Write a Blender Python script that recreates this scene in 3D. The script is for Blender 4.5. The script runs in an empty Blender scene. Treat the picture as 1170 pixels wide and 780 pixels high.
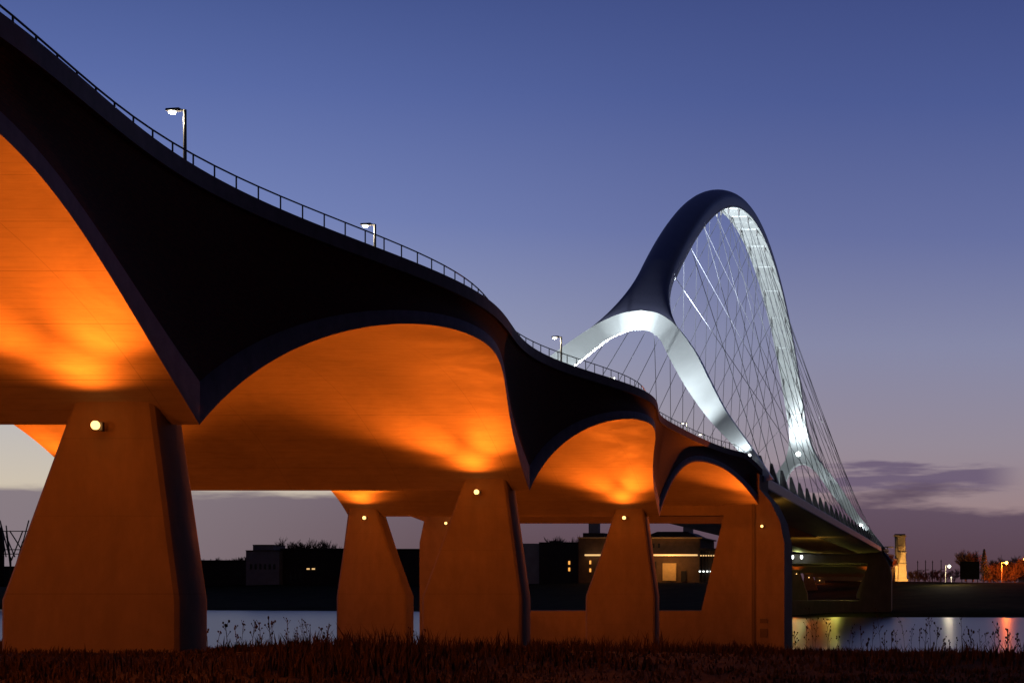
import bpy, math, random
from mathutils import Vector, Matrix
random.seed(7)
SC = bpy.context.scene
COL = SC.collection
R = math.radians
F = 2000.0; VPX = 1095.0; HOR = 678.0       # focal length in photo pixels, principal point, horizon

# ------------------------------------------------------------------ helpers
def lin(c):
    return tuple((x/255/12.92 if x/255 <= .04045 else ((x/255+.055)/1.055)**2.4) for x in c)
def at(u, v, Y):
    return Vector(((u-VPX)*Y/F, Y, (HOR-v)*Y/F))
def catmull(pts, n):
    out = []
    P = [Vector(p) for p in pts]
    P = [P[0]*2-P[1]] + P + [P[-1]*2-P[-2]]
    m = len(P)-3
    for i in range(n+1):
        t = i/n*m; k = min(int(t), m-1); f = t-k
        a, b, c, d = P[k:k+4]
        out.append(0.5*((2*b)+(c-a)*f+(2*a-5*b+4*c-d)*f*f+(3*b-a-3*c+d)*f**3))
    return out
class MB:
    def __init__(s): s.v = []; s.f = []
    def quadgrid(s, rows, closed=False, flip=False):
        b = len(s.v); n = len(rows[0])
        for r in rows: s.v += [tuple(p) for p in r]
        for i in range(len(rows)-1):
            for j in range(n if closed else n-1):
                k = (j+1) % n
                q = (b+i*n+j, b+i*n+k, b+(i+1)*n+k, b+(i+1)*n+j)
                s.f.append(q[::-1] if flip else q)
        return b
    def loft(s, rows, cap=True):
        b = s.quadgrid(rows, True); n = len(rows[0])
        if cap:
            s.f.append(tuple(b+j for j in range(n))[::-1])
            s.f.append(tuple(b+(len(rows)-1)*n+j for j in range(n)))
    def box(s, c, d, rz=0):
        x, y, z = d[0]/2, d[1]/2, d[2]/2
        m = Matrix.Rotation(rz, 3, 'Z'); c = Vector(c); b = len(s.v)
        for sx, sy, sz in ((-1,-1,-1),(1,-1,-1),(1,1,-1),(-1,1,-1),(-1,-1,1),(1,-1,1),(1,1,1),(-1,1,1)):
            s.v.append(tuple(c+m@Vector((sx*x, sy*y, sz*z))))
        for f in ((3,2,1,0),(4,5,6,7),(0,1,5,4),(1,2,6,5),(2,3,7,6),(3,0,4,7)):
            s.f.append(tuple(b+i for i in f))
    def tube(s, a, b_, r0, r1=None, n=6):
        if r1 is None: r1 = r0
        a = Vector(a); b_ = Vector(b_); d = (b_-a)
        if d.length < 1e-6: return
        d.normalize(); u = d.orthogonal().normalized(); w = d.cross(u)
        rows = []
        for p, r in ((a, r0), (b_, r1)):
            rows.append([p+(u*math.cos(2*math.pi*j/n)+w*math.sin(2*math.pi*j/n))*r for j in range(n)])
        s.loft(rows)
    def sweep(s, pts, r, n=6):
        for i in range(len(pts)-1): s.tube(pts[i], pts[i+1], r if not callable(r) else r(i), r if not callable(r) else r(i+1), n)
    def prism(s, poly, a, b_, axis='Y'):
        """poly of (x,z) extruded along Y from a to b_ (or (y,z) along X)"""
        if axis == 'Y': rows = [[(x, a, z) for x, z in poly], [(x, b_, z) for x, z in poly]]
        else: rows = [[(a, y, z) for y, z in poly], [(b_, y, z) for y, z in poly]]
        s.loft(rows)
    def ball(s, c, r, n=8, sq=(1,1,1)):
        rows = []
        for i in range(1, n):
            th = math.pi*i/n
            rows.append([(c[0]+r*sq[0]*math.sin(th)*math.cos(2*math.pi*j/n), c[1]+r*sq[1]*math.sin(th)*math.sin(2*math.pi*j/n), c[2]+r*sq[2]*math.cos(th)) for j in range(n)])
        s.loft(rows)
    def build(s, name, mat, parent=None, smooth=False):
        me = bpy.data.meshes.new(name)
        off = Vector((0,0,0))
        if parent is not None:
            p = parent
            while p is not None: off = off+p.location; p = p.parent
        me.from_pydata([tuple(Vector(v)-off) for v in s.v], [], s.f)
        me.materials.append(mat)
        if smooth:
            for p in me.polygons: p.use_smooth = True
        me.update()
        o = bpy.data.objects.new(name, me); COL.objects.link(o)
        if parent is not None: o.parent = parent
        return o
smooth_recalc = True
def recalc(o):
    import bmesh
    bm = bmesh.new(); bm.from_mesh(o.data); bmesh.ops.recalc_face_normals(bm, faces=bm.faces); bm.to_mesh(o.data); bm.free()
    if smooth_recalc:
        for p in o.data.polygons: p.use_smooth = True
        o.data.set_sharp_from_angle(angle=R(28))
def tag(o, label=None, cat=None, group=None, kind=None):
    if label: o['label'] = label
    if cat: o['category'] = cat
    if group: o['group'] = group
    if kind: o['kind'] = kind
    return o
def thing(name, label, cat, loc=(0,0,0), group=None):
    o = bpy.data.objects.new(name, None); COL.objects.link(o); o.location = loc
    return tag(o, label, cat, group)
def copy_tree(o, parent=None):
    c = o.copy(); COL.objects.link(c); c.parent = parent
    for ch in [x for x in bpy.data.objects if x.parent == o]: copy_tree(ch, c)
    return c

# ------------------------------------------------------------------ materials
def mat(name, base, rough=.8, noise=None, bump=0, metal=0, spec=.5, var=.35, tint=None, detail=6, lines=None, emit=None, es=0, stain=0):
    m = bpy.data.materials.new(name); m.use_nodes = True
    nt = m.node_tree; N = nt.nodes; L = nt.links
    p = N['Principled BSDF']
    p.inputs['Base Color'].default_value = (*base, 1); p.inputs['Roughness'].default_value = rough
    p.inputs['Metallic'].default_value = metal; p.inputs['Specular IOR Level'].default_value = spec
    if emit: p.inputs['Emission Color'].default_value = (*emit, 1); p.inputs['Emission Strength'].default_value = es
    if noise:
        tc = N.new('ShaderNodeTexCoord')
        mp = N.new('ShaderNodeMapping'); L.new(tc.outputs['Object'], mp.inputs['Vector'])
        if isinstance(noise, tuple): mp.inputs['Scale'].default_value = noise; sc = 1
        else: sc = noise
        n1 = N.new('ShaderNodeTexNoise'); n1.inputs['Scale'].default_value = sc; n1.inputs['Detail'].default_value = detail; n1.inputs['Roughness'].default_value = .65
        L.new(mp.outputs['Vector'], n1.inputs['Vector'])
        cr = N.new('ShaderNodeValToRGB'); L.new(n1.outputs['Fac'], cr.inputs['Fac'])
        d = tint if tint else tuple(x*(1-var) for x in base)
        cr.color_ramp.elements[0].position = .3; cr.color_ramp.elements[0].color = (*d, 1)
        cr.color_ramp.elements[1].position = .68; cr.color_ramp.elements[1].color = (*[min(1, x*(1+var*.6)) for x in base], 1)
        col = cr.outputs['Color']
        hgt = n1.outputs['Fac']
        if stain:
            n2 = N.new('ShaderNodeTexNoise'); n2.inputs['Scale'].default_value = .17; n2.inputs['Detail'].default_value = 9; n2.inputs['Roughness'].default_value = .7; n2.inputs['Distortion'].default_value = .6
            L.new(tc.outputs['Object'], n2.inputs['Vector'])
            c2 = N.new('ShaderNodeValToRGB'); L.new(n2.outputs['Fac'], c2.inputs['Fac'])
            c2.color_ramp.elements[0].position = .42; c2.color_ramp.elements[0].color = (1-stain,)*3+(1,)
            c2.color_ramp.elements[1].position = .6; c2.color_ramp.elements[1].color = (1,1,1,1)
            mx = N.new('ShaderNodeMix'); mx.data_type = 'RGBA'; mx.blend_type = 'MULTIPLY'; mx.inputs['Factor'].default_value = 1
            L.new(col, mx.inputs['A']); L.new(c2.outputs['Color'], mx.inputs['B']); col = mx.outputs['Result']
            mr = N.new('ShaderNodeMapRange'); L.new(n2.outputs['Fac'], mr.inputs['Value'])
            mr.inputs['From Min'].default_value = .35; mr.inputs['From Max'].default_value = .65
            mr.inputs['To Min'].default_value = rough-.12; mr.inputs['To Max'].default_value = rough+.1
            L.new(mr.outputs['Result'], p.inputs['Roughness'])
        if lines:
            # formwork joints: thin darker lines every `step` metres along an axis
            for ax, step, w, dark in lines:
                sx = N.new('ShaderNodeSeparateXYZ'); L.new(tc.outputs['Object'], sx.inputs[0])
                md = N.new('ShaderNodeMath'); md.operation = 'MODULO'; L.new(sx.outputs[ax], md.inputs[0]); md.inputs[1].default_value = step
                ab = N.new('ShaderNodeMath'); ab.operation = 'ABSOLUTE'; L.new(md.outputs[0], ab.inputs[0])
                lt = N.new('ShaderNodeMath'); lt.operation = 'LESS_THAN'; L.new(ab.outputs[0], lt.inputs[0]); lt.inputs[1].default_value = w
                ml = N.new('ShaderNodeMath'); ml.operation = 'MULTIPLY'; L.new(lt.outputs[0], ml.inputs[0]); ml.inputs[1].default_value = dark
                mx = N.new('ShaderNodeMix'); mx.data_type = 'RGBA'; mx.blend_type = 'MIX'
                L.new(ml.outputs[0], mx.inputs['Factor']); L.new(col, mx.inputs['A']); mx.inputs['B'].default_value = (*[x*.35 for x in base], 1)
                col = mx.outputs['Result']
        L.new(col, p.inputs['Base Color'])
        if bump:
            bp = N.new('ShaderNodeBump'); bp.inputs['Strength'].default_value = bump; bp.inputs['Distance'].default_value = .05
            L.new(hgt, bp.inputs['Height']); L.new(bp.outputs['Normal'], p.inputs['Normal'])
    return m
M = {}
M['vault'] = mat('vault_concrete', (.41,.38,.34), .8, noise=(1.1,4,4), bump=.04, var=.13, stain=.16, spec=.5,
                 lines=((1, 2.66, .035, .7), (1, .53, .02, .4), (0, 6.2, .03, .4)))
M['pier'] = mat('pier_concrete', (.235,.215,.185), .8, noise=(1.2,1.2,.35), bump=.3, var=.15, stain=.18, lines=((2, 2.4, .02, .3),))
M['ring'] = mat('ring_concrete', (.34,.22,.27), .7, noise=1.5, bump=.2, var=.3)
M['fascia'] = mat('fascia_concrete', (.22,.14,.19), .7, noise=1.5, bump=.2, var=.3)
M['mainfascia'] = mat('painted_steel_edge', (.86,.86,.88), .45, noise=.6, var=.08)
M['soffit'] = mat('painted_steel_soffit', (.36,.31,.20), .6, noise=(.5,.06,.5), var=.25, lines=((0, 2.9, .05, .5),))
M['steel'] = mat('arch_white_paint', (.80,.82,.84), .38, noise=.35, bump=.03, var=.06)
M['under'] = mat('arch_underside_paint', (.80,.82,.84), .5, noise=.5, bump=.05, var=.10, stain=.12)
M['skirt'] = mat('arch_shade_blue', (.16,.16,.27), .4, noise=.4, var=.12)  # shade of the unlit top side put into the white arch's colour
M['cable'] = mat('cable_steel', (.06,.06,.075), .5)
M['darkmetal'] = mat('dark_metal', (.05,.045,.05), .5)
M['galv'] = mat('galvanised', (.42,.42,.40), .45, metal=.4)
M['pole'] = mat('lamp_pole', (.55,.53,.48), .45, metal=.2)
M['asphalt'] = mat('asphalt', (.05,.05,.052), .85, noise=3, var=.3)
M['sodium'] = mat('sodium_bulb', (1,.5,.1), emit=(1,.55,.16), es=3.2)
M['whitebulb'] = mat('white_bulb', (1,1,1), emit=(1,.93,.72), es=5)
M['floodbulb'] = mat('flood_bulb', (1,1,1), emit=(.92,1,.98), es=7)
# brick spandrel: very dark clinker brick with coursing
def brick_mat():
    m = bpy.data.materials.new('dark_red_brick'); m.use_nodes = True
    N = m.node_tree.nodes; L = m.node_tree.links; p = N['Principled BSDF']
    tc = N.new('ShaderNodeTexCoord'); sx = N.new('ShaderNodeSeparateXYZ'); L.new(tc.outputs['Object'], sx.inputs[0])
    cx = N.new('ShaderNodeCombineXYZ'); L.new(sx.outputs['Y'], cx.inputs['X']); L.new(sx.outputs['Z'], cx.inputs['Y'])
    b = N.new('ShaderNodeTexBrick'); L.new(cx.outputs[0], b.inputs['Vector'])
    b.inputs['Color1'].default_value = (.19,.022,.012,1); b.inputs['Color2'].default_value = (.13,.015,.009,1); b.inputs['Mortar'].default_value = (.09,.014,.009,1)
    b.inputs['Scale'].default_value = 1; b.inputs['Brick Width'].default_value = .24; b.inputs['Row Height'].default_value = .08; b.inputs['Mortar Size'].default_value = .008
    L.new(b.outputs['Color'], p.inputs['Base Color']); p.inputs['Roughness'].default_value = .8; p.inputs['Specular IOR Level'].default_value = .2
    return m
M['brick'] = brick_mat()

# ------------------------------------------------------------------ camera
cam = bpy.data.cameras.new('camera'); co = bpy.data.objects.new('camera', cam); COL.objects.link(co)
co.location = (0,0,0); co.rotation_euler = (R(90),0,0)
cam.sensor_width = 36; cam.lens = F/1170*36; cam.shift_x = -(VPX-585)/1170; cam.shift_y = (HOR-390)/1170
cam.clip_start = .5; cam.clip_end = 20000
SC.camera = co
SC.view_settings.view_transform = 'Standard'; SC.view_settings.look = 'None'; SC.view_settings.exposure = 0; SC.view_settings.gamma = 1

# ------------------------------------------------------------------ world: dusk sky
w = bpy.data.worlds.new('World'); SC.world = w; w.use_nodes = True
N = w.node_tree.nodes; L = w.node_tree.links
for n in list(N): N.remove(n)
out = N.new('ShaderNodeOutputWorld'); bg = N.new('ShaderNodeBackground'); bg2 = N.new('ShaderNodeBackground'); add = N.new('ShaderNodeAddShader')
sky = N.new('ShaderNodeTexSky'); sky.sky_type = 'NISHITA'; sky.sun_disc = False; sky.sun_elevation = R(-3); sky.sun_rotation = R(-70)
L.new(sky.outputs[0], bg.inputs['Color']); bg.inputs['Strength'].default_value = .06
tc = N.new('ShaderNodeTexCoord'); sp = N.new('ShaderNodeSeparateXYZ'); L.new(tc.outputs['Generated'], sp.inputs[0])
def math_(op, a, b=None, c=None):
    n = N.new('ShaderNodeMath'); n.operation = op
    for i, x in enumerate((a, b, c)):
        if x is None: continue
        if isinstance(x, (int, float)): n.inputs[i].default_value = x
        else: L.new(x, n.inputs[i])
    return n.outputs[0]
def maprange(x, a, b, c=0, d=1, smooth=True):
    n = N.new('ShaderNodeMapRange'); n.interpolation_type = 'SMOOTHSTEP' if smooth else 'LINEAR'
    L.new(x, n.inputs['Value'])
    for k, v in (('From Min', a), ('From Max', b), ('To Min', c), ('To Max', d)): n.inputs[k].default_value = v
    return n.outputs['Result']
def mixc(fac, a, b):
    n = N.new('ShaderNodeMix'); n.data_type = 'RGBA'
    if isinstance(fac, (int, float)): n.inputs['Factor'].default_value = fac
    else: L.new(fac, n.inputs['Factor'])
    for k, x in (('A', a), ('B', b)):
        if isinstance(x, tuple): n.inputs[k].default_value = (*x, 1)
        else: L.new(x, n.inputs[k])
    return n.outputs['Result']
Z = sp.outputs['Z']
def ramp(stops):
    n = N.new('ShaderNodeValToRGB'); L.new(math_('MULTIPLY', Z, 2.5), n.inputs['Fac'])
    e = n.color_ramp.elements
    while len(e) < len(stops): e.new(.5)
    for i, (p, c) in enumerate(stops): e[i].position = p*2.5; e[i].color = (*lin(c), 1)
    return n.outputs['Color']
rampR = ramp([(0,(150,118,118)), (.05,(152,130,134)), (.085,(146,136,150)), (.14,(131,134,165)), (.20,(100,110,159)), (.27,(74,89,146)), (.335,(58,72,128)), (.40,(34,42,84))])
rampL = ramp([(0,(205,170,140)), (.05,(205,192,172)), (.10,(180,180,186)), (.14,(150,158,190)), (.20,(112,128,182)), (.26,(86,104,164)), (.31,(66,84,142)), (.40,(34,42,84))])
azi = maprange(sp.outputs['X'], -.45, -.05)
base = mixc(azi, rampL, rampR)
# low cloud bank and streaks (stretched noise)
mp = N.new('ShaderNodeMapping'); mp.inputs['Scale'].default_value = (5,5,34); L.new(tc.outputs['Generated'], mp.inputs['Vector'])
nz = N.new('ShaderNodeTexNoise'); nz.inputs['Scale'].default_value = 1.3; nz.inputs['Detail'].default_value = 6; nz.inputs['Roughness'].default_value = .55; L.new(mp.outputs[0], nz.inputs['Vector'])
zz = math_('ADD', Z, math_('MULTIPLY', math_('SUBTRACT', nz.outputs['Fac'], .5), -.045))
bank = maprange(zz, .050, .057, 1, 0)
mp2 = N.new('ShaderNodeMapping'); mp2.inputs['Scale'].default_value = (9,9,90); mp2.inputs['Location'].default_value = (.3,.2,.55); L.new(tc.outputs['Generated'], mp2.inputs['Vector'])
nz2 = N.new('ShaderNodeTexNoise'); nz2.inputs['Scale'].default_value = 1.0; nz2.inputs['Detail'].default_value = 6; nz2.inputs['Roughness'].default_value = .55; L.new(mp2.outputs[0], nz2.inputs['Vector'])
zq = math_('ADD', Z, math_('MULTIPLY', math_('SUBTRACT', nz2.outputs['Fac'], .5), .035))
st = math_('MULTIPLY', maprange(zq, .0590, .0640), maprange(zq, .0680, .0720, 1, 0))
st = math_('MULTIPLY', st, math_('MULTIPLY', maprange(sp.outputs['X'], -.13, -.06), maprange(sp.outputs['X'], .01, .04, 1, 0)))
bankcol = N.new('ShaderNodeValToRGB'); L.new(math_('MULTIPLY', Z, 10), bankcol.inputs['Fac'])
be = bankcol.color_ramp.elements; be[0].position = 0; be[0].color = (*lin((74,52,60)), 1); be[1].position = .5; be[1].color = (*lin((88,72,92)), 1)
bankL = mixc(maprange(sp.outputs['X'], -.50, -.22), lin((122,112,124)), bankcol.outputs['Color'])
c1 = mixc(math_('MULTIPLY', bank, .93), base, bankL)
c2 = mixc(math_('MULTIPLY', st, .85), c1, lin((98,84,112)))
# behind and above the camera the evening sky is darker
back = math_('MULTIPLY', maprange(sp.outputs['Y'], -.3, .6, .10, 1), maprange(sp.outputs['X'], .12, .6, 1, .14))
c3 = N.new('ShaderNodeVectorMath'); c3.operation = 'SCALE'; L.new(c2, c3.inputs[0]); L.new(back, c3.inputs['Scale'])
L.new(c3.outputs[0], bg2.inputs['Color']); bg2.inputs['Strength'].default_value = 1.0
L.new(bg.outputs[0], add.inputs[0]); L.new(bg2.outputs[0], add.inputs[1]); L.new(add.outputs[0], out.inputs['Surface'])

# ------------------------------------------------------------------ lights
SOD = (1.0,.160,.010); WHT = (.86,.97,1.0)
def spot(name, loc, direction, power, color, size=150, blend=.6, rad=.15):
    l = bpy.data.lights.new(name, 'SPOT'); l.energy = power; l.color = color; l.spot_size = R(size); l.spot_blend = blend; l.shadow_soft_size = rad
    o = bpy.data.objects.new(name, l); COL.objects.link(o); o.location = loc
    o.rotation_euler = Vector(direction).to_track_quat('-Z', 'Y').to_euler(); return o
def point(name, loc, power, color, rad=.15):
    l = bpy.data.lights.new(name, 'POINT'); l.energy = power; l.color = color; l.shadow_soft_size = rad
    o = bpy.data.objects.new(name, l); COL.objects.link(o); o.location = loc; return o

# ------------------------------------------------------------------ approach viaduct
Y0 = 12.75; SP = 42.5; XM = -36.4; SL = .01
def bend(d): return 0
def hv(t, last=0):
    if last > 0 and t > .5: return 5.5+4.93*(1-abs(2*t-1)**2.35)
    return 4.78+5.65*(1-abs(2*t-1)**2.35)
def tv(t): return .5+.85*abs(2*t-1)**3
def xlow(t, last):
    if last == -1: return -(24.03-2.45*math.sin(math.pi*t)**2)
    return -(24.03-(4.3 if last == 1 else 6.4)*t**2.2) if last else -(24.03-2.83*math.sin(math.pi*t)**2)
def xtop(t, last):
    if last == -1: return -(23.35-2.35*math.sin(math.pi*t)**2)
    return -(23.4-2.9*t**4) if last else -(23.35-2.15*math.sin(math.pi*t)**2)
def ttop(t, last): return 12.5-(1.35*max(0, (t-.86)/.14)**1.6 if last > 0 else 0)
def viaduct(name, label, spans, mirror=False):
    root = thing(name, label, 'bridge viaduct', (0,0,0))
    NT = 56
    for n, last in spans:
        ya = Y0+n*SP
        def P(x, t, h):
            y = ya+t*SP; z = h+SL*y
            if mirror:     # southern approach: same shape beyond the river, bending gently to the right
                yy = 651-y; return (x, yy, h+SL*182.75-.015*(yy-468))
            return (x, y, z)
        ts = [i/NT for i in range(NT+1)]
        m = MB(); m.quadgrid([[P(xlow(t,last)+.08+(2*(XM-xlow(t,last)-.08))*j/12, t, hv(t,last)) for j in range(13)] for t in ts]); v = m.build('vault', M['vault'], root, True)
        m = MB(); m.quadgrid([[P(xtop(t,last)+.02, t, ttop(t,last)), P(XM, t, ttop(t,last)), P(2*XM-xtop(t,last)-.02, t, ttop(t,last))] for t in ts]); m.build('roadway', M['asphalt'], root)
        for side in (0, 1):
            def S(x): return x if side == 0 else 2*XM-x
            r1 = MB(); r2 = MB(); r3 = MB(); A = []; B = []; Cc = []
            for t in ts:
                xl, xt, h, k, T = xlow(t,last), xtop(t,last), hv(t,last), tv(t), ttop(t,last)
                A.append([P(S(xl+.08), t, h), P(S(xl+.09), t, h+k), P(S(xl-.35), t, h+k+.02)])
                b = []
                for j in range(7):
                    f = j/6; hh = h+k+(T-.55-h-k)*f; fx = (hh-h)/(T-h)
                    b.append(P(S(xl-.05+(xt-xl)*fx-.25*math.sin(math.pi*f)), t, hh))
                B.append(b)
                Cc.append([P(S(xt-.3), t, T-.56), P(S(xt+.05), t, T-.55), P(S(xt+.05), t, T), P(S(xt-.45), t, T+.004)])
            r1.quadgrid(A); r1.build('arch_ring', M['ring'], root, True)
            r2.quadgrid(B); r2.build('spandrel_wall', M['brick'], root, True)
            r3.quadgrid(Cc); r3.build('edge_beam', M['fascia'], root)
    return root
def lamp_part(parent, p, dy):
    m = MB(); m.box((p[0], p[1]-dy*.16, p[2]-.02), (.34,.14,.26)); m.tube((p[0], p[1]-dy*.2, p[2]-.05), (p[0], p[1]-dy*.45, p[2]-.05), .04)
    lm = m.build('lamp_bracket', M['darkmetal'], parent)
    m = MB(); m.ball((p[0], p[1], p[2]), .14); m.build('lamp_bulb', M['sodium'], parent, True)
def pier(root, ysup, side, zt, zb, lights=True, mirror=False):
    """side 0 = near row, 1 = far row.  rounded plan, leaning sides above, upright below"""
    def S(x): return x if side == 0 else 2*XM-x
    sh = bend(ysup-468) if mirror else 0
    rows = []
    for H in (zb, -.2, .6, zt*.5, zt):
        f = max(0, (H+.2)/(6.0+.2)); f = min(f, 1.15)
        sh2 = -.8 if side else 0
        xa = S(-29.68+2.2*f)+sh2; xb = S(-24.1-.85*f)+sh2; hy = 1.15-.12*f; r = .32
        if xa > xb: xa, xb = xb, xa
        row = []
        for cx, cy, a0 in ((xb-r, hy-r, 0), (xa+r, hy-r, 90), (xa+r, -hy+r, 180), (xb-r, -hy+r, 270)):
            for k in range(4):
                a = R(a0+30*k); row.append((cx+r*math.cos(a), ysup+cy+r*math.sin(a), H))
        rows.append(row)
    m = MB(); m.loft(rows); p = m.build('pier', M['pier'], root); recalc(p)
    hl = 4.62+(SL*ysup if not mirror else SL*182.75-.015*(ysup-468))
    for dy in ((-1, 1)):
        c = Vector((S(-26.5)+(-.8 if side else 0), ysup+dy*1.5, hl))
        lamp_part(p, c, dy)
        if lights:
            for yaw in (-1, 1): spot('pier_lamp_light', c+Vector((0, dy*.5, .0)), (yaw*.52, dy*1.0, .25), lights*.72, SOD, 84, 1.0, .12)
            spot('pier_lamp_light', c+Vector((0, dy*.5, .0)), (0, dy*1.0, .62), lights*.10, SOD, 110, 1.0, .12)
            spot('pier_lamp_light', c+Vector((0, dy*.5, .0)), (0, dy*1.0, .8), lights*.045, SOD, 160, .8, .12)
    return p
LP = 13000
north = viaduct('concrete_viaduct', 'orange lit viaduct of scalloped concrete vaults on thick piers in the foreground', [(0,-1),(1,0),(2,0),(3,1)])
gz = lambda y: -1.75 if y < 50 else (-1.75-(y-50)/90*2.7 if y < 140 else -4.45-(y-140)/45*1.6)
for i, ys in enumerate((12.75,55.25,97.75,140.25)):
    for side in (0,1):
        pier(north, ys, side, 5.9+SL*ys, gz(ys)-1.2, lights=LP)
south = viaduct('far_viaduct', 'distant orange lit vaults continuing beyond the far river pier', [(3,2),(2,0),(1,0),(0,0),(-1,0)], mirror=True)
for ys in (510.75, 553.25, 595.75, 638.25):
    for side in (0,1): pier(south, ys, side, 7.2-.015*(ys-468), -7, lights=1500 if side == 0 or ys < 520 else 1500, mirror=True)

# ------------------------------------------------------------------ main arch bridge
XC = -39.0; YC = 325.5; KA = .00279; HC = 68.8
arch = thing('arch_bridge', 'tall white arch bridge with crossing hanger cables over the river', 'bridge')
def yarch(H, s=-1): return YC+s*math.sqrt(max(0, HC-H)/KA)
def mir(p, s): return Vector((p[0], p[1] if s < 0 else 651-p[1], p[2]))
def frame(Y):
    H = HC-KA*(Y-YC)**2; sl = -2*KA*(Y-YC); t = Vector((0,1,sl)).normalized(); n = Vector((0,-t.z,t.y)); return Vector((XC,Y,H)), t, n
# rib: closed box with bevelled top, shallow flanged underside
def ztop(q): return .1+1.4*math.sqrt(max(0,1-q*q))
rows = []
Ya, Yb = yarch(42), 651-yarch(42)
for i in range(81):
    Y = Ya+(Yb-Ya)*i/80; c, t, n = frame(Y)
    sec = [(-2.15,-1.05)]+[(2.15*q, ztop(q)) for q in (-1,-.93,-.8,-.62,-.42,-.2,0,.2,.42,.62,.8,.93,1)]+[(2.15,-1.05)]
    rows.append([c+Vector((x,0,0))+n*z for x, z in sec])
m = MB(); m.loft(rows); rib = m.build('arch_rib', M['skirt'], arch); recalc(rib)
rib['label'] = 'upper skin of the arch with its shade coloured dark blue'
m = MB(); rows = []
for i in range(81):
    Y = Ya+(Yb-Ya)*i/80; c, t, n = frame(Y)
    rows.append([c+Vector((x,0,0))+n*z for x, z in ((-2.15,-1.06),(-2.15,-1.32),(-1.85,-1.32),(-1.8,-1.10),(1.8,-1.10),(1.85,-1.32),(2.15,-1.32),(2.15,-1.06))])
m.loft(rows); und = m.build('arch_underside', M['under'], arch); recalc(und)
und['label'] = 'floodlit white underside of the arch'
nodes = {}
for k in range(-7, 8):
    Y = YC+13.5*k; c, t, n = frame(Y); nodes[k] = c-n*1.5
    for Y2, th, dp in ((Y, .12, 1.17), (Y+6.75, .05, 1.12)):
        if k == 7 and Y2 > Y: continue
        c, t, n = frame(Y2); q = [c+Vector((x,0,0))-n*z+t*a for a in (-th,th) for x, z in ((-1.79,1.11),(1.79,1.11),(1.79,dp),(-1.79,dp))]
        m = MB(); m.loft([q[:4], q[4:]]); o = m.build('diaphragm_rib', M['under'], arch); recalc(o)
for k in nodes:
    for s in (-1,1):
        c, t, n = frame(YC+13.5*k); m = MB(); b = c-n*1.1+Vector((s*1.5,0,0))
        m.loft([[b+t*.7+Vector((dx,0,0)) for dx in (-.12,.12)]+[b-t*.7+Vector((dx,0,0)) for dx in (.12,-.12)], [b-n*1.1+t*.22+Vector((dx,0,0)) for dx in (-.1,.1)]+[b-n*1.1-t*.22+Vector((dx,0,0)) for dx in (.1,-.1)]])
        o = m.build('cable_lug', M['darkmetal'], arch); recalc(o)
# forks at both ends
def hcrease(s): return 34.8-2.9*s*s
E1 = [(0,34.8),(2.0,hcrease(2/5.3)),(3.7,hcrease(3.7/5.3)),(5.3,31.9),(8.1,28.4),(10.6,24.4),(13.2,20.3),(16.4,16.2),(19.6,12.0)]
E2 = [(0,32.2),(1.3,31.9),(2.4,31.2),(3.4,30.2),(5.3,27.3),(8.2,23.2),(11.5,19.2),(15.3,15.4),(18.6,11.6)]
for s in (-1, 1):
    # flared skirt joining rib and legs
    top = []; bot = []
    for iv in range(17):
        v = iv/16; wv = 2.15+3.15*(1-v)**2.2; ra = []; rb = []
        for q in (-1,-.93,-.8,-.62,-.42,-.2,0,.2,.42,.62,.8,.93,1):
            H = hcrease(q)+(42-hcrease(q))*v
            c, t, n = frame(yarch(H)); x = Vector((q*wv, 0, 0)); e = v**.7
            ra.append(mir(c+x+n*ztop(q)*e, s)); rb.append(mir(c+x*.985+Vector((0,2.2,-.4))*(1-v)-n*1.05*v, s))
        top.append(ra); bot.append(rb)
    m = MB(); m.quadgrid(top); m.quadgrid(bot)
    m.quadgrid([[a[0], b[0]] for a, b in zip(top, bot)]); m.quadgrid([[a[-1], b[-1]] for a, b in zip(top, bot)])
    o = m.build('arch_skirt', M['skirt'] if s < 0 else M['under'], arch, True); o['label'] = 'flared skirt where the arch forks into two legs'  # near skirt coloured dark for shade, lit far skirt kept white
    e1 = catmull([(x, 0, h) for x, h in E1], 80); e2 = catmull([(x, 0, h) for x, h in E2], 80)
    for side in (-1, 1):
        rows = []
        for i in range(81):
            f = i/80; a, b = e1[i], e2[i]
            ya_ = yarch(a.z)-.05; yb_ = yarch(b.z)+2.0*(1-f)+.5
            rows.append([mir((XC+side*a.x, ya_, a.z), s), mir((XC+side*b.x, yb_, b.z), s), mir((XC+side*b.x, yb_+2.4-f, b.z+.3), s), mir((XC+side*a.x, ya_+3.2-f, a.z), s)])
        m = MB(); m.loft(rows); o = m.build('fork_leg', M['steel'], arch); recalc(o)
# deck
m = MB()
sec = [(-20.5,12.4),(-20.5,11.25),(-21.3,10.95),(-27,10.7),(-36,10.6),(-43.5,11.1),(-52,12.75),(-52.5,12.75),(-52.5,13.5),(-25.2,13.5),(-25.1,12.4)]
m.loft([[(x, y, z) for x, z in sec] for y in (187.5, 260, 340, 463.5)]); o = m.build('deck', M['soffit'], arch); recalc(o)
for x, s in ((-20.5,1),):
    m = MB(); m.prism([(x+s*.02,12.45),(x+s*.14,12.3),(x+s*.14,11.3),(x+s*.02,11.2)], 186.5, 464.5); o = m.build('deck_edge', M['mainfascia'], arch); recalc(o)
m = MB()
for i in range(56):
    y = 190+4.9*i
    m.box((-31.5, y, 10.62), (10,.2,.2)); 
m.build('cross_girders', M['soffit'], arch)
m = MB(); m.box((-38.8, 325.5, 13.53), (23, 275, .05)); m.build('roadway', M['asphalt'], arch)
DX = {-1: -51.9, 1: -21.5}
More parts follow.
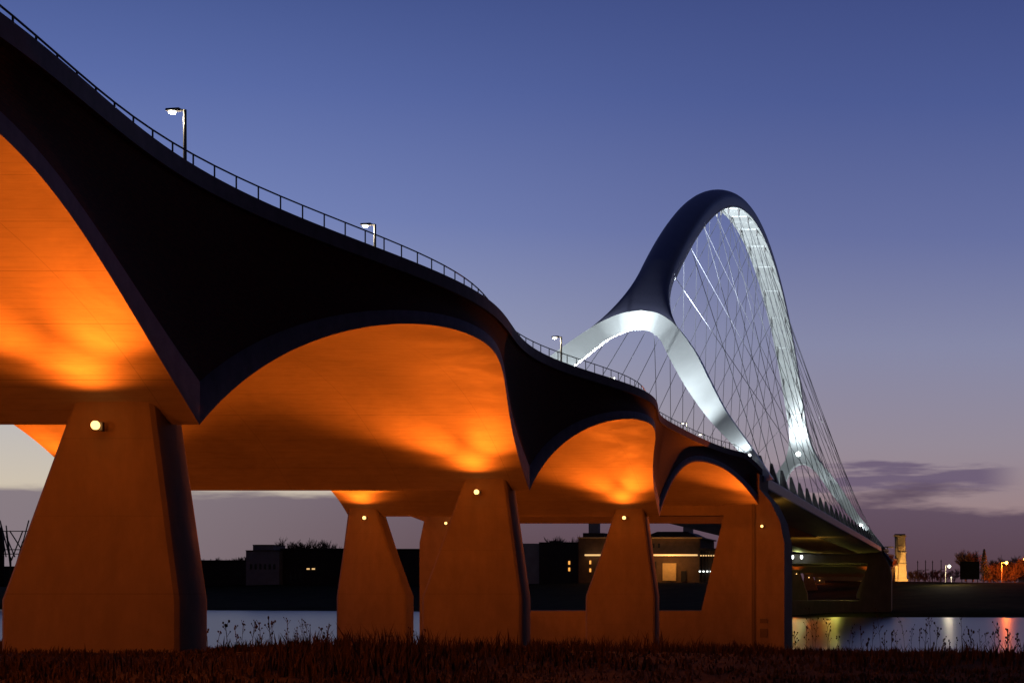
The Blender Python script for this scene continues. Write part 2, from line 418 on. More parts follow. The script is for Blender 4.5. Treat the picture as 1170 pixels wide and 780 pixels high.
for j in range(-11, 12):
    for s in (-1, 1):
        Y = YC+12*j; x = DX[s]; lean = .35*(1 if j < 0 else -1)
        z0 = 12.35 if s > 0 else 13.4; m = MB()
        m.loft([[(x-.6,Y-1.0,z0),(x+.6,Y-1.0,z0),(x+.6,Y+1.0,z0),(x-.6,Y+1.0,z0)],[(x-s*.5-.14,Y+lean-.2,15.3),(x-s*.5+.14,Y+lean-.2,15.3),(x-s*.5+.14,Y+lean+.2,15.3),(x-s*.5-.14,Y+lean+.2,15.3)]])
        o = m.build('cable_anchor', M['darkmetal'], arch); recalc(o)
for k in nodes:
    for d in (-1, 1):
        j = k+5*d
        if abs(j) > 11: continue
        for s in (-1, 1):
            if s == -1 and abs(j) == 11: continue
            m = MB(); a = nodes[k]+Vector((s*1.5, 0, -.7)); b = Vector((DX[s]-s*.5, YC+12*j, 15.1))
            off = Vector((.28*s, 0, 0))
            m.tube(a, b, .046, n=5)
            m.build('hanger_cable', M['cable'], arch)
# river piers: trapezoid frames
def frame_pier(parent, ya, yb, zb, name='river_pier'):
    outer = [(-55.6,zb),(-17.8,zb),(-17.8,5.2),(-18.3,7.4),(-19.3,9.4),(-20.4,10.6),(-20.4,11.9),(-55.4,11.9),(-55.4,10.6),(-55.0,9)]
    o_r = [(-17.8,zb),(-17.8,5.2),(-18.25,7.4),(-19.2,9.4),(-20.35,10.7),(-20.35,12.3),(-24.5,12.3),(-24.0,8.0),(-26.3,-1.8),(-26.3,zb)]
    o_l = [((-76.6-x+3.7) if z < 9 else (-60.0 if x > -22 else -49.5), z) for x, z in o_r][::-1]
    m = MB(); m.prism(o_r, ya, yb); m.prism(o_l, ya, yb)
    xl = -76.6+26.3+3.7
    m.box(((-26.3+xl)/2, (ya+yb)/2, (-1.75+zb)/2), (abs(xl+26.3), yb-ya-.02, -1.75-zb))
    xt = -76.6+24.2+3.7
    m.box(((-23.6+xt-.5)/2, (ya+yb)/2, 9.25), (abs(xt-.5+23.6), yb-ya-.3, 2.5))
    o = m.build('river_pier', M['pier'], parent); recalc(o); return o
np_ = frame_pier(arch, 179.0, 187.4, -7.5)
fp_ = frame_pier(arch, 463.6, 472.0, -7.5)
m = MB(); m.box((-20.95, 178.93, 1.2), (.35,.15,17)); m.build('shade_strip', M['darkmetal'], arch)  # dark strip standing in for the shade in the leg's groove
for x in (-19.9,):
    m = MB(); m.box((x, 178.93, -2.75), (.75,.12,.42)); m.build('wall_hatch', M['darkmetal'], arch)
    m = MB(); m.box((x, 178.93, -4.0), (.75,.12,.9)); m.build('wall_hatch', M['darkmetal'], arch)
for x, ya, h in ((-20.05,178.6,6.9),(-52.3,178.6,7.2)):
    for y, dy in ((ya, -1),):
        lamp_part(np_, (x, y, h), dy); spot('pier_lamp_light', (x-.2, y-.3, h+.05), (-.25*(1 if x > -30 else -1), -1, .24), LP*.8, SOD, 80, 1.0, .12)
        spot('pier_lamp_light', (x-.2, y-.5, h), (-.1*(1 if x > -30 else -1), -1, .62), LP*.15, SOD, 84, 1.0, .12)
        spot('pier_lamp_light', (x-.2, y-.5, h), (-.25*(1 if x > -30 else -1), -1, .8), LP*.035, SOD, 160, .8, .12)
# floodlights of the arch
def flood(loc, direction, power, size, parent=arch, blend=.5, bulb=.3, col=WHT):
    m = MB(); m.box((loc[0], loc[1], loc[2]-.35), (.5,.5,.35)); o = m.build('floodlight', M['darkmetal'], parent)
    m = MB(); m.ball(loc, bulb); m.build('floodlight_bulb', M['floodbulb'], o, True)
    spot('floodlight_beam', Vector(loc)+Vector(direction).normalized()*(bulb+.15), direction, power, col, size, blend, .2)
for s in (-1, 1):
    Yf = 186 if s < 0 else 465
    for sd in (-1, 1):
        flood(mir((XC+sd*17.0, 184.5, 14.6), s), Vector((-sd*10, -s*18, 16)), 2500 if s < 0 else 900, 70, bulb=.15)
        if s < 0: flood((XC+sd*2.5, 180, 14.9), (sd*1, 36, 20), 38000, 80, bulb=.15)
        flood(mir((XC+sd*3.0, 195.5, 14.1), s), Vector((0, -s*19, 20)), 110000 if s < 0 else 4000, 66, bulb=.15)
        flood(mir((XC+sd*13.0, 190, 14.1), s), Vector((sd*.5, -s*7, 12)), 2500 if s < 0 else 700, 90, bulb=.15)
    # uplights at the fork junctions grazing along the underside
    flood(mir((XC, 224.5, 34.0), s), Vector((0, -s*(100 if s < 0 else 60), 35 if s < 0 else 34)), 6500 if s > 0 else 1200000, 64 if s > 0 else 37, bulb=.6 if s > 0 else .2)
flood((-24.8,445.2,17.4), (-10,-12,13), 3500, 70, bulb=.4)
flood((-21.2,187.8,13.0), (-8,8,12), 3000, 60, bulb=.2)
point('pier_opening_light', (-33, 467.5, 1.5), 1300, (.9,.8,.15), .2)
point('fork_lamp_light', (XC, 424.6, 36.2), 2200, WHT, .4)
point('fork_lamp_light', (-24.9, 444.2, 18.2), 500, WHT, .3)
for u in (905.5, 915.8):
    q = at(u, 636, 461.5); m = MB(); m.ball(q, .42, sq=(.8,.8,1.2)); m.build('service_lamp', M['floodbulb'], fp_, True)
spot('deck_soffit_light', at(911, 637, 459), (-.1,-1,.35), 900, (.85,1,.35), 140, .8, .3)
# yellowish spots added under the deck to light its soffit, no fixtures
for x, y in ((-30,191),(-34,455),(-28,330),(-23.5,205)):
    spot('deck_soffit_light', (x, y, 4.5 if y != 330 else 6), (-.2 if x > -35 else .2, 1 if y < 200 else -1 if y > 400 else .4, .55), 800, (1,.55,.09), 150, .8, .2)

# ------------------------------------------------------------------ railings on the near edge (one per span)
RL = ['steel railing on the deck edge running out of the top left corner', 'steel railing on the deck edge above the second and largest vault', 'steel railing on the deck edge above the third vault', 'steel railing on the deck edge above the last vault before the arch']
for n in range(4):
    last = 1 if n == 3 else -1 if n == 0 else 0
    rt = thing('railing', RL[n], 'railing', (0, Y0+n*SP, 13), 'railing sections along the viaduct edge')
    pts = []
    NP = 28
    for i in range(NP+1):
        t = (i+.0)/NP; y = Y0+(n+t)*SP; pts.append(Vector((xtop(t,last)-.8, y, ttop(t,last)+SL*y)))
    for i in range(NP):
        m = MB(); p = pts[i]; m.box(p+Vector((0,0,.40)), (.04,.04,.80)); m.build('post', M['darkmetal'], rt)
    for hh, r in ((.80,.03),(.10,.015)):
        m = MB(); m.sweep([p+Vector((0,0,hh)) for p in pts], r, 6); m.build('handrail' if hh > .5 else 'bottom_rail', M['darkmetal'], rt)
rt = thing('railing', 'long thin railing along the arch bridge deck behind the cable anchors', 'railing', (-24.5,187.6,13.5))
m = MB(); m.tube((-25.6,188,14.6),(-25.6,463,14.6),.04); m.build('handrail', M['galv'], rt)
for i in range(92):
    m = MB(); m.box((-25.6, 189+i*2.98, 14.05), (.05,.05,1.1)); m.build('post', M['galv'], rt)

# ------------------------------------------------------------------ street lamps along the median
def street_lamp():
    r = thing('street_lamp', '', 'street lamp')
    m = MB(); m.tube((0,0,0),(0,0,10.4),.13,.08,10); m.tube((0,0,0),(0,0,.9),.17,.17,10); m.build('pole', M['pole'], r)
    m = MB(); m.tube((.05,0,10.35),(-.35,0,10.4),.06,.06,8); m.build('arm', M['darkmetal'], r)
    m = MB(); m.loft([[(-.25,-.13,10.32),(-.25,.13,10.32),(-.25,.13,10.48),(-.25,-.13,10.48)],[(-.9,-.16,10.34),(-.9,.16,10.34),(-.9,.13,10.44),(-.9,-.13,10.44)]]); hd = m.build('lamp_head', M['darkmetal'], r)
    m = MB(); m.ball((-.62,-.02,10.28), .17, sq=(1.2,1,.6)); m.build('bulb', M['whitebulb'], hd, True)
    return r
proto = street_lamp()
LL = ['tallest-looking lit street lamp at upper left above the widest part of the deck', 'second lit street lamp from the left, alone against blue sky', 
      'lit street lamp just left of the white fork of the arch', 'lit street lamp under the opening of the white fork', 'lit street lamp beside the end of the third vault', 'small lit street lamp below the right white leg', 'smaller lit street lamp close left of the farthest visible one', 'farthest small lit street lamp on the arch deck, next to the leg foot']
for i, y in enumerate((86,114,167.5,193.5,220.5,245,262,285)):
    o = proto if i == 0 else copy_tree(proto)
    z = (12.5+SL*y if y < 183 else 13.5)
    o.location = (-38, y, z+.0); o['label'] = LL[i]; o['group'] = 'street lamps along the bridge deck'
    point('street_lamp_light', (-38.62, y-.05, z+10.0), 170, (1,.85,.6), .15)

# ------------------------------------------------------------------ ground, river, far bank
M['ground'] = mat('meadow_soil', (.03,.018,.008), 1.0, spec=.05, noise=2.2, bump=.6, var=.5)
M['grass'] = mat('dry_grass', (.052,.034,.014), .9, noise=1.1, var=.5)
M['bank'] = mat('far_bank_grass', (.035,.028,.010), 1.0, spec=.03, noise=.12, bump=.4, var=.5)
M['weed'] = mat('weed', (.035,.028,.018), .9)
def hash2(x, y): return (math.sin(x*.13+y*.07)*.5+math.sin(x*.041-y*.11+1.3)*.5+math.sin(x*.31+y*.23)*.3)
def gheight(x, y):
    if y < 50: z = -1.75
    elif y < 140: z = -1.75-(y-50)/90*2.8
    elif y < 186: z = -4.55-(y-140)/46*1.5
    else: z = -6.05-(y-186)*.09
    if x > -14: z -= min(1, (x+14)/20)*.004*max(0, y-20)
    return z+hash2(x, y)*.13*(1 if y < 180 else .3)
m = MB(); xs = [-420+i*6 for i in range(141)]; ys = [-70+i*4 for i in range(76)]
m.quadgrid([[(x, y, gheight(x, y)) for x in xs] for y in ys]); o = m.build('ground', M['ground'], None, True); tag(o, kind='structure')
# water
wm = bpy.data.materials.new('river_water'); wm.use_nodes = True
n_ = wm.node_tree.nodes; l_ = wm.node_tree.links; p = n_['Principled BSDF']
p.inputs['Base Color'].default_value = (.02,.03,.07,1); p.inputs['Roughness'].default_value = .30; p.inputs['IOR'].default_value = 1.33
t_ = n_.new('ShaderNodeTexCoord'); q_ = n_.new('ShaderNodeMapping'); q_.inputs['Scale'].default_value = (.25,.6,1); l_.new(t_.outputs['Object'], q_.inputs[0])
z_ = n_.new('ShaderNodeTexNoise'); z_.inputs['Scale'].default_value = .8; z_.inputs['Detail'].default_value = 4; l_.new(q_.outputs[0], z_.inputs['Vector'])
b_ = n_.new('ShaderNodeBump'); b_.inputs['Strength'].default_value = .06; b_.inputs['Distance'].default_value = .3; l_.new(z_.outputs['Fac'], b_.inputs['Height']); l_.new(b_.outputs['Normal'], p.inputs['Normal'])
m = MB(); m.quadgrid([[(-1600,175,-6),(1500,175,-6)],[(-1600,900,-6),(1500,900,-6)]]); o = m.build('river', wm); tag(o, kind='structure')
# far bank
shore = catmull([(1500,430,0),(500,440,0),(60,446,0),(-10,448,0),(-45,462,0),(-90,510,0),(-160,575,0),(-260,632,0),(-500,690,0),(-1600,820,0)], 120)
rows = []
for off, h in ((-8,-7.5),(0,-6.05),(6,-5.2),(30,-3.6),(60,-1.5),(110,2.6),(135,3.9),(150,4.2),(200,3.9),(500,3.4),(2500,3.2),(9000,3.0)):
    rows.append([(p.x*(1+off/900), p.y+off, h+(hash2(p.x*.6, off)*.35 if 0 < off < 300 else 0)) for p in shore])
m = MB(); m.quadgrid(rows); o = m.build('far_bank', M['bank'], None, True); tag(o, kind='structure')

# ------------------------------------------------------------------ foreground grass (uncountable) and single tall weeds
def blade(mb, x, y, z, h, wd, ang, bend):
    dx, dy = math.cos(ang)*wd, math.sin(ang)*wd; bx, by = math.cos(ang+1.2)*bend, math.sin(ang+1.2)*bend
    b = len(mb.v)
    mb.v += [(x-dx,y-dy,z),(x+dx,y+dy,z),(x+bx*.35+dx*.7,y+by*.35+dy*.7,z+h*.6),(x+bx*.35-dx*.7,y+by*.35-dy*.7,z+h*.6),(x+bx,y+by,z+h)]
    mb.f += [(b,b+1,b+2,b+3),(b+3,b+2,b+4)]
m = MB()
for c in range(6500):
    y = 28+115*random.random()**1.7
    x = random.uniform(-.62*y, .12*y+1)
    tall = (.18+.5*max(0, hash2(x*3.1, y*2.3)+random.uniform(-.3,.5))+.45*max(0, hash2(x*.9+4, y*.5))*random.random())*(.6 if x > -12 else 1)
    for b in range(random.randint(5, 10)):
        px, py = x+random.gauss(0,.22), y+random.gauss(0,.22)
        h = tall*random.uniform(.5,1.15)
        blade(m, px, py, gheight(px,py)-.03, h, random.uniform(.010,.022)*(1+y/90), random.uniform(0,6.28), h*random.uniform(.1,.6))
o = m.build('meadow_grass', M['grass']); tag(o, 'rough dry grass covering the dark riverside meadow', 'grass', kind='stuff')
def weed(x, y, h, label, seed):
    rnd = random.Random(seed); z = gheight(x, y)-.05
    r = thing('tall_weed', label, 'weed', (x,y,z), 'tall dry weeds on the meadow edge')
    m = MB(); top = []
    lean = Vector((rnd.uniform(-.15,.15), rnd.uniform(-.1,.1), 1))
    base = Vector((x,y,z)); pts = [base+Vector((lean.x*h*f*f, lean.y*h*f, h*f)) for f in (0,.25,.5,.75,1)]
    m.sweep(pts, .012, 4)
    s2 = m
    for k in range(rnd.randint(4, 9)):
        f = rnd.uniform(.35,.98); p0 = base+Vector((lean.x*h*f*f, lean.y*h*f, h*f)); a = rnd.uniform(0,6.28); l = h*rnd.uniform(.08,.22)
        p1 = p0+Vector((math.cos(a)*l*.6, math.sin(a)*l*.6, l)); m.tube(p0, p1, .008, n=4)
        s2.ball(p1, rnd.uniform(.02,.045), 5, (1,1,1.5))
    s2.ball(pts[-1], .035, 5, (1,1,2.2))
    m.build('stalk', M['weed'], r)
rw = random.Random(3)
WZ = ((232,380,'thin dry weed standing dark against the pale water left of the second pier row', 15), (906,1010,'branched dry weed in front of the orange water reflections', 13), (1010,1168,'branched dry weed dark against the blue river at lower right', 22), (470,484,'dry weed between the middle piers', 2))
sd = 0
for u0, u1, lb, cnt in WZ:
    for i in range(cnt):
        y = rw.uniform(62,118); u = u0+(u1-u0)*(i+rw.random())/cnt; x = (u-VPX)*y/F; sd += 1
        weed(x, y, rw.uniform(.8,1.5)*(1.35 if i % 5 == 2 else 1)*y/80, lb, sd)

# ------------------------------------------------------------------ far shore buildings
M['wallbrick'] = mat('factory_brick', (.10,.06,.05), .85, noise=.5, var=.3)
M['walldark'] = mat('dark_shed', (.05,.04,.042), .8, noise=.3, var=.3)
M['wallpale'] = mat('pale_cladding', (.34,.33,.40), .7, noise=.3, var=.2)
M['roof'] = mat('dark_roof', (.06,.05,.05), .8, noise=.4, var=.3)
M['pane'] = mat('dark_window', (.03,.03,.04), .15)
M['warmwin'] = mat('warm_window', (.9,.6,.3), emit=(1,.42,.08), es=1.2)
M['gate'] = mat('lit_render_wall', (.55,.42,.28), .8, noise=.7, var=.15)
M['strip'] = mat('strip_light', (1,.8,.5), emit=(1,.62,.25), es=.9)
M['whitewin'] = mat('white_lamp_row', (1,1,1), emit=(.9,1,.95), es=2.5)
M['concreteblk'] = mat('tower_stone', (.45,.38,.27), .85, noise=1.2, bump=.3, var=.25, lines=((2, 1.1, .06, .4),))
def block(root, name, u0, u1, v0, v1, Y, depth, mt, dz=0):
    a = at(u0, v0, Y); b = at(u1, v1, Y)
    m = MB(); m.box(((a.x+b.x)/2, Y+depth/2, (a.z+b.z)/2), (abs(b.x-a.x), depth, abs(a.z-b.z))); return m.build(name, mt, root)
def bld(name, label, cat, Y, u):
    return thing(name, label, cat, at(u, 668, Y))
def windows(root, u0, u1, v, nw, w, h, Y, mt, name='window'):
    for i in range(nw):
        uc = u0+(u1-u0)*(i+.5)/nw; block(root, name, uc-w/2, uc+w/2, v-h/2, v+h/2, Y-.12, .2, mt)
Yb1 = 770
b = bld('warehouse', 'long low dark warehouse left of the pale building', 'building', Yb1+8, 250)
block(b, 'wall', 150, 283, 641, 670, Yb1+8, 30, M['walldark']); block(b, 'roof', 148, 284, 639.5, 641, Yb1+7, 32, M['roof']); windows(b, 160, 280, 655, 9, 5, 5, Yb1+8, M['pane'])
b = bld('pale_building', 'pale lilac block building with a smaller rooftop storey', 'building', Yb1, 300)
block(b, 'wall', 281, 319, 629, 670, Yb1, 22, M['wallpale']); block(b, 'roof_storey', 289, 312, 622.5, 629, Yb1+3, 14, M['wallpale']); block(b, 'roof', 280.5, 319.5, 628.2, 629, Yb1-.6, 23, M['roof']); block(b, 'roof', 288.5, 312.5, 621.8, 622.5, Yb1+2.6, 15, M['roof']); windows(b, 284, 316, 647, 6, 2.5, 6, Yb1, M['pane'])
b = bld('dark_hall', 'wide dark brown hall with two small lit windows right of the pale building', 'building', Yb1+4, 350)
block(b, 'wall', 321, 395, 628, 670, Yb1+4, 40, M['walldark']); block(b, 'roof', 320, 396, 626, 628, Yb1+3, 42, M['roof'])
for v in (633, 637, 641): block(b, 'ledge', 321, 395, v, v+.8, Yb1+3.5, .7, M['roof'])
windows(b, 349, 361, 649.5, 2, 3.4, 1.6, Yb1+4, M['strip'], 'lit_window'); windows(b, 324, 346, 658, 4, 2.5, 8, Yb1+4, M['pane'])
b = bld('low_shed', 'low dark shed on the far shore between the middle piers', 'building', 760, 480)
block(b, 'wall', 396, 545, 628, 670, 760, 20, M['walldark']); block(b, 'roof', 395, 546, 626.5, 628, 759, 22, M['roof']); windows(b, 400, 540, 650, 12, 5, 6, 760, M['pane'])
b = bld('office_block', 'dark office block with grey left side right of the second pier', 'building', 720, 630)
block(b, 'wall', 570, 616, 620.5, 670, 722, 20, M['wallpale']); block(b, 'wall', 616, 661, 619.8, 670, 720, 25, M['walldark']); block(b, 'stair_head', 628, 640, 617.5, 619.8, 724, 6, M['roof']); block(b, 'roof', 615.6, 661.4, 619, 619.9, 719.5, 26, M['roof'])
for u in (650, 674): pass
windows(b, 618, 646, 634, 5, 2.5, 3, 720, M['pane']); windows(b, 618, 646, 645, 5, 2.5, 3, 720, M['pane'])
for v in (642.5, 650): block(b, 'lit_window', 649.3, 651.3, v-2, v+2, 719.8, .3, M['warmwin'])
# power station
b = bld('power_station', 'brick power station with two square chimneys and a lit canopy line', 'building', 700, 740)
block(b, 'wall', 661, 700, 613.5, 670, 700, 40, M['wallbrick']); block(b, 'wall', 700, 800, 615, 670, 702, 40, M['wallbrick'])
block(b, 'cornice', 660, 802, 613.2, 614.6, 699, 42, M['gate']); block(b, 'roof_storey', 666, 690, 608.5, 613.2, 712, 20, M['wallbrick'])
a0, a1, a2 = at(735,613.2,705), at(768,607,705), at(798,613.2,705)
m = MB(); m.loft([[ (a0.x,705,a0.z),(a2.x,705,a2.z),(a1.x+6,705,a1.z),(a1.x-6,705,a1.z)],[(a0.x,735,a0.z),(a2.x,735,a2.z),(a1.x+6,735,a1.z),(a1.x-6,735,a1.z)]]); o = m.build('gable_roof', M['roof'], b); recalc(o)
block(b, 'chimney', 672.5, 683.5, 588, 608.5, 716, 4, M['wallpale']); block(b, 'chimney', 780.5, 790.5, 588, 612, 720, 4, M['wallpale'])
for c0, c1 in ((672,684),(780,791)): block(b, 'chimney_cap', c0, c1, 587, 588, 715.5, 5, M['roof'])
block(b, 'lit_canopy', 668, 796, 632.8, 634.6, 697, 2.5, M['strip'])
for v in (642, 651): block(b, 'lit_window', 673.4, 675.2, v-2, v+2, 699.7, .3, M['warmwin'])
windows(b, 700, 756, 623, 9, 2.2, 5, 702, M['pane']); windows(b, 702, 752, 645, 7, 3, 8, 702, M['pane'])
block(b, 'lit_gate', 757, 772.5, 643, 663, 701.4, .8, M['gate'])
block(b, 'door', 778, 784, 652, 664, 701.5, .6, M['pane'])
point('facade_light', at(722, 650, 688), 2500, (1,.42,.10), .3)
point('gate_light', at(765, 642, 694), 1700, (1,.42,.07), .3)
b = bld('lattice_shed', 'dark open shed with a row of white lamps right of the power station', 'building', 692, 812)
block(b, 'wall', 798, 850, 628, 670, 704, 25, M['walldark']); block(b, 'roof', 797, 851, 626, 628, 700, 30, M['roof'])
for i in range(14): block(b, 'column', 799+i*3.6, 799.8+i*3.6, 628, 666, 698, .5, M['roof'])
for i in range(9): block(b, 'lit_panel', 800+i*2.9, 801.7+i*2.9, 633.6, 635, 697.6, .3, M['strip'])
for i in range(6): block(b, 'lamp', 798.6+i*4.2, 800.6+i*4.2, 651.6, 653.2, 697.3, .3, M['whitewin'])
# gantry at far left
g = thing('power_gantry', 'dark lattice electricity gantry at the far left edge', 'gantry', at(15,668,640))
m = MB()
for u0, u1, v0, v1 in ((0,7,594,636),(12,7,640,600),(33,26,594,620),(26,17,618,650),(7,17,612,636),(26,13,606,640),(-2,40,606.5,606.5),(-2,34,627.5,627.5),(-2,34,632.5,632.5),(11,33,606,640),(7,12,606,650),(0,12,594,640)):
    m.tube(at(u0,v0,640), at(u1,v1,640), .22, n=4)
m.build('lattice', M['darkmetal'], g)
m = MB(); m.tube(at(12,636,640), at(12,676,640), .35, n=5); m.tube(at(24,632,640), at(24,676,640), .35, n=5); m.build('legs', M['darkmetal'], g)
b = bld('round_tank', 'dark round storage tank cut by the left edge of the picture', 'tank', 665, -4)
m = MB(); c = at(-5,0,672); rows = []
for rr, v in ((8.5,670),(8.5,612),(7.6,606),(4.8,602),(.3,600.5)): rows.append([(c.x+rr*.35*math.cos(2*math.pi*k/24)*1.0, 672+rr*.35*math.sin(2*math.pi*k/24), (HOR-v)*672/F) for k in range(24)])
m.loft(rows); m.build('shell', M['walldark'], b, True)
b = bld('substation', 'low dark substation building at the far left shore', 'building', 690, -20)
block(b, 'wall', -120, 60, 648, 670, 690, 15, M['walldark']); block(b, 'roof', -121, 61, 646.5, 648, 689, 17, M['roof'])

# ------------------------------------------------------------------ bare trees
M['bark'] = mat('winter_bark', (.13,.08,.06), .95)
M['needle'] = mat('conifer_needles', (.035,.045,.02), .95)
def bare_tree(label, u, Y, vtop, vbase, spread, seed, group='bare trees on the far shore', n1=9, low=.2):
    rnd = random.Random(seed); base = at(u, vbase, Y); H = (vbase-vtop)*Y/F
    r = thing('bare_tree', label, 'tree', base, group)
    m = MB(); m.tube(base, base+Vector((0,0,H*.45)), H*.022, H*.014, 6); m.build('trunk', M['bark'], r)
    m = MB()
    def br(p, d, l, rad, dep):
        q = p+d*l; m.tube(p, q, rad, rad*.6, 4)
        if dep == 0: return
        for k in range(4 if dep > 1 else 5):
            nd = (d+Vector((rnd.uniform(-1,1), rnd.uniform(-1,1), rnd.uniform(-.2,.8)))*.62).normalized()
            br(p+d*l*rnd.uniform(.45,1), nd, l*rnd.uniform(.55,.75), rad*.6, dep-1)
    for k in range(n1):
        a = rnd.uniform(0,6.28); d = Vector((math.cos(a)*spread, math.sin(a)*spread, 1)).normalized()
        br(base+Vector((0,0,H*rnd.uniform(low,.45))), d, H*rnd.uniform(.22,.30), H*.013, 3)
    m.build('crown', M['bark'], r)
for i, (u, vt) in enumerate(((326,613),(337,612),(347,615),(357,613),(368,616),(380,614))):
    bare_tree('bare tree rising behind the roof of the wide dark hall', u, 840, vt, 668, .6, 20+i, 'bare trees behind the dark hall')
for i, (u, vt) in enumerate(((236,636),(256,634),(268,632),(275,630))):
    bare_tree('low bare tree behind the warehouse left of the pale building', u, 830, vt, 668, .7, 40+i, 'bare trees behind the warehouse')
bare_tree('pair of bare twigs above the office block roof, left one', 637, 850, 610, 668, .3, 50)
bare_tree('pair of bare twigs above the office block roof, right one', 653, 850, 611, 668, .3, 51)
bare_tree('broad bare tree right behind the dark billboard', 1103, 640, 626, 664, .55, 60, n1=22)
bare_tree('narrower bare tree between billboard and conifer', 1112, 645, 627, 664, .45, 61, n1=16)
for i, (u, vt) in enumerate(((1130,643),(1135,641),(1140,640),(1145,639),(1150,637),(1155,638),(1160,638),(1165,636),(1170,636),(1175,633))):
    bare_tree('bushy bare tree glowing orange around the sodium lamp at the right edge', u, 650+6*(i % 3), vt-4, 665, .9, 70+i, 'bare trees around the orange lamp', 22, .03)
for i, u in enumerate((1040,1045,1050,1056,1062,1068,1074,1081,1090)):
    bare_tree('low bare bush on the dike around the four masts', u, 665, 650-(i % 3)*2, 666, 1.2, 90+i, 'bushes around the masts', 16, .03)
for i in range(12):
    bare_tree('low scrub glowing orange under the bare trees at the right edge', 1124+i*4.4, 648+3*(i % 4), 655-(i % 3)*3, 666.5, 1.6, 130+i, 'scrub around the orange lamp', 18, .02)
# conifer
base = at(1124.5, 664, 642); H = 37*642/F
r = thing('conifer_tree', 'dark pointed conifer right of the billboard', 'tree', base)
m = MB(); m.tube(base, base+Vector((0,0,H*.95)), .25, .05); m.build('trunk', M['bark'], r)
m = MB(); rc = random.Random(5)
for k in range(900):
    f = rc.random()**.8; a = rc.uniform(0,6.28); rr = (1-f)*3.0*rc.uniform(.4,1.1)+.15
    p = base+Vector((math.cos(a)*rr, math.sin(a)*rr, H*(.12+.88*f)-rr*.2)); d = Vector((math.cos(a), math.sin(a), -.25))*.45
    s_ = Vector((-math.sin(a), math.cos(a), 0))*.22; b = len(m.v); m.v += [tuple(p-s_), tuple(p+s_), tuple(p+d), tuple(p+Vector((0,0,.25)))]; m.f += [(b,b+1,b+2),(b,b+1,b+3)]
m.build('crown', M['needle'], r)

# ------------------------------------------------------------------ right shore: tower, masts, billboard, lamps
YT = 615
t = thing('bridge_tower', 'floodlit yellow stone tower standing right of the far pier', 'tower', at(1029,664,YT))
def ub(root, name, u0, u1, v0, v1, y, d, mt): return block(root, name, u0, u1, v0, v1, y, d, mt)
o = ub(t, 'plinth', 1026, 1037.5, 661, 665.5, YT-.6, 6.4, M['concreteblk'])
rows = []
for v, a, b in ((664,1025.5,1036.2),(636,1026,1034.8),(628,1025.2,1034.6),(612.5,1025.2,1034)):
    z = (HOR-v)*YT/F; xa = (a-VPX)*YT/F; xb = (b-VPX)*YT/F; rows.append([(xa,YT,z),(xb,YT,z),(xb,YT+4.5,z),(xa,YT+4.5,z)])
m = MB(); m.loft(rows); o = m.build('shaft', M['concreteblk'], t); recalc(o)
m = MB(); m.tube(at(1024.6,664,YT-.5), at(1023.8,611,YT-.5), .6, .5, 8); m.build('corner_shaft', M['concreteblk'], t, True)
ub(t, 'cornice', 1020.5, 1035, 611.2, 612.4, YT-1, 6, M['concreteblk']); ub(t, 'cap', 1022, 1034, 609.6, 611.2, YT-.2, 4.6, M['roof'])
ub(t, 'balcony', 1024.6, 1035.4, 630.4, 631.4, YT-.8, 6, M['concreteblk'])
m = MB(); m.ball(at(1029,626,YT-.1), 1.1, 12, (1,.25,1)); m.build('emblem', M['strip' if 0 else 'gate'], t, True)
ub(t, 'string_course', 1025, 1035.5, 643.5, 644.3, YT-.5, 5.5, M['concreteblk'])
m = MB(); m.tube(at(1003,624.5,YT), at(1021,624.5,YT), .22, n=5); m.tube(at(1014,624.5,YT), at(1014,630,YT), .18, n=5); m.build('bracket_arm', M['gate'], t)
spot('tower_flood', at(1013,660,YT-16), Vector((5,16,8)), 20000, (1,.52,.14), 90, .6, .3)
spot('tower_flood', at(1040,663,YT-12), Vector((-3.5,11,9)), 5000, (1,.50,.12), 90, .6, .3)
for i, (u, vt, lb) in enumerate(((1048.5,640,'leftmost of the four thin dark masts right of the tower'),(1057.5,639.5,'second from the left of the four thin dark masts'),(1065.5,640,'third from the left of the four thin dark masts'),(1075.3,639,'rightmost of the four thin dark masts, nearest the white lamp'))):
    r = thing('mast', lb, 'mast', at(u,664,650), 'four thin masts')
    m = MB(); m.tube(at(u,665,650), at(u,vt,650), .2, .14, 6); m.build('pole', M['darkmetal'], r)
    m = MB(); m.tube(at(u-1,vt+2,650), at(u+1,vt+2,650), .08, n=5); m.tube(at(u,vt+11,650), at(u+4,vt+11,650), .1, n=5); m.build('crossarm', M['darkmetal'], r)
r = thing('street_lamp', 'white lit lamp post on the far right dike between masts and billboard', 'street lamp', at(1080.3,664,560))
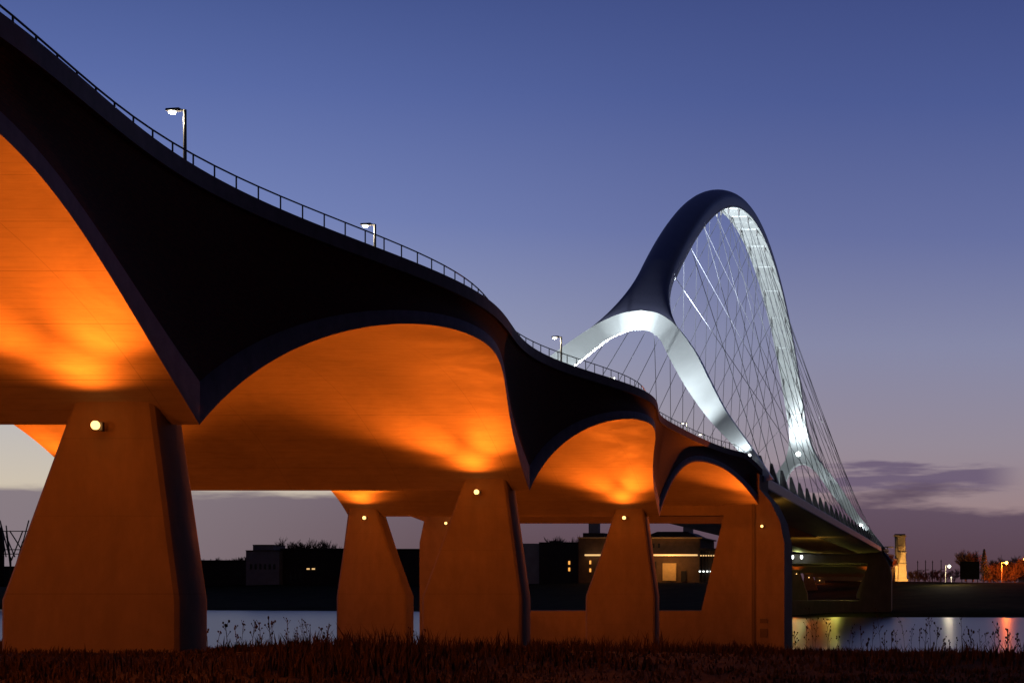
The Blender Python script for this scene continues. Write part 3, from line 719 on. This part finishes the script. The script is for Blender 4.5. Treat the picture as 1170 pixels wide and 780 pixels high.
m = MB(); m.tube(at(1080.3,665,560), at(1080.3,646,560), .13, .1, 6); m.tube(at(1080.3,646.5,560), at(1084,646,560), .08, n=6); m.build('pole', M['pole'], r)
m = MB(); m.ball(at(1084.6,646.6,560), .5, 10); m.build('bulb', M['whitebulb'], r, True)
point('shore_lamp_light', at(1084.6,647.6,556), 3000, (1,.85,.55), .3)
r = thing('street_lamp', 'tiny pale lamp post on the far shore seen between the second and third piers', 'street lamp', at(482.5,668,640))
m = MB(); m.tube(at(482.5,669,640), at(482.5,627,640), .13, .1, 6); m.build('pole', M['pole'], r)
m = MB(); m.ball(at(482.5,627,640), .4, 8); m.build('bulb', M['whitebulb'], r, True)
r = thing('marker_post', 'short white marker post beside the white lamp', 'post', at(1087,664,560))
m = MB(); m.tube(at(1087,665,560), at(1087,659.5,560), .16, .16, 6); m.ball(at(1087,659.3,560), .3, 6); m.build('post', M['whitewin'] if 0 else M['mainfascia'], r)
r = thing('street_lamp', 'orange sodium lamp post among the trees at the right edge', 'street lamp', at(1144.5,664,640))
m = MB(); m.tube(at(1144.5,665,640), at(1144.5,642.5,640), .13, .1, 6); m.tube(at(1144.5,642.5,640), at(1149.5,642,640), .08, n=6); m.build('pole', M['pole'], r)
m = MB(); m.ball(at(1150,642.5,640), .6, 10); m.build('bulb', M['sodium'], r, True)
point('shore_sodium_light', at(1150,643.5,638.5), 15000, (1,.16,.015), .4)
r = thing('street_lamp', 'second orange lamp post cut by the right edge of the picture', 'street lamp', at(1172,664,600))
m = MB(); m.tube(at(1173,665,600), at(1173,638.5,600), .13, .1, 6); m.build('pole', M['pole'], r)
m = MB(); m.ball(at(1170.5,638.5,600), .4, 10); m.tube(at(1173,638.5,600), at(1170.5,638,600), .08, n=6); m.build('bulb', M['sodium'], r, True)
r = thing('billboard', 'large square dark billboard on the far right dike', 'billboard', at(1108,664,600))
ub(r, 'panel', 1096.8, 1119.2, 641, 661.5, 600, .6, mat('black_board', (.008,.007,.006), .9))
for u in (1099, 1104.5, 1111, 1117): 
    m = MB(); m.tube(at(u,666,600.9), at(u,642,600.9), .15, n=5); m.build('post', M['darkmetal'], r)
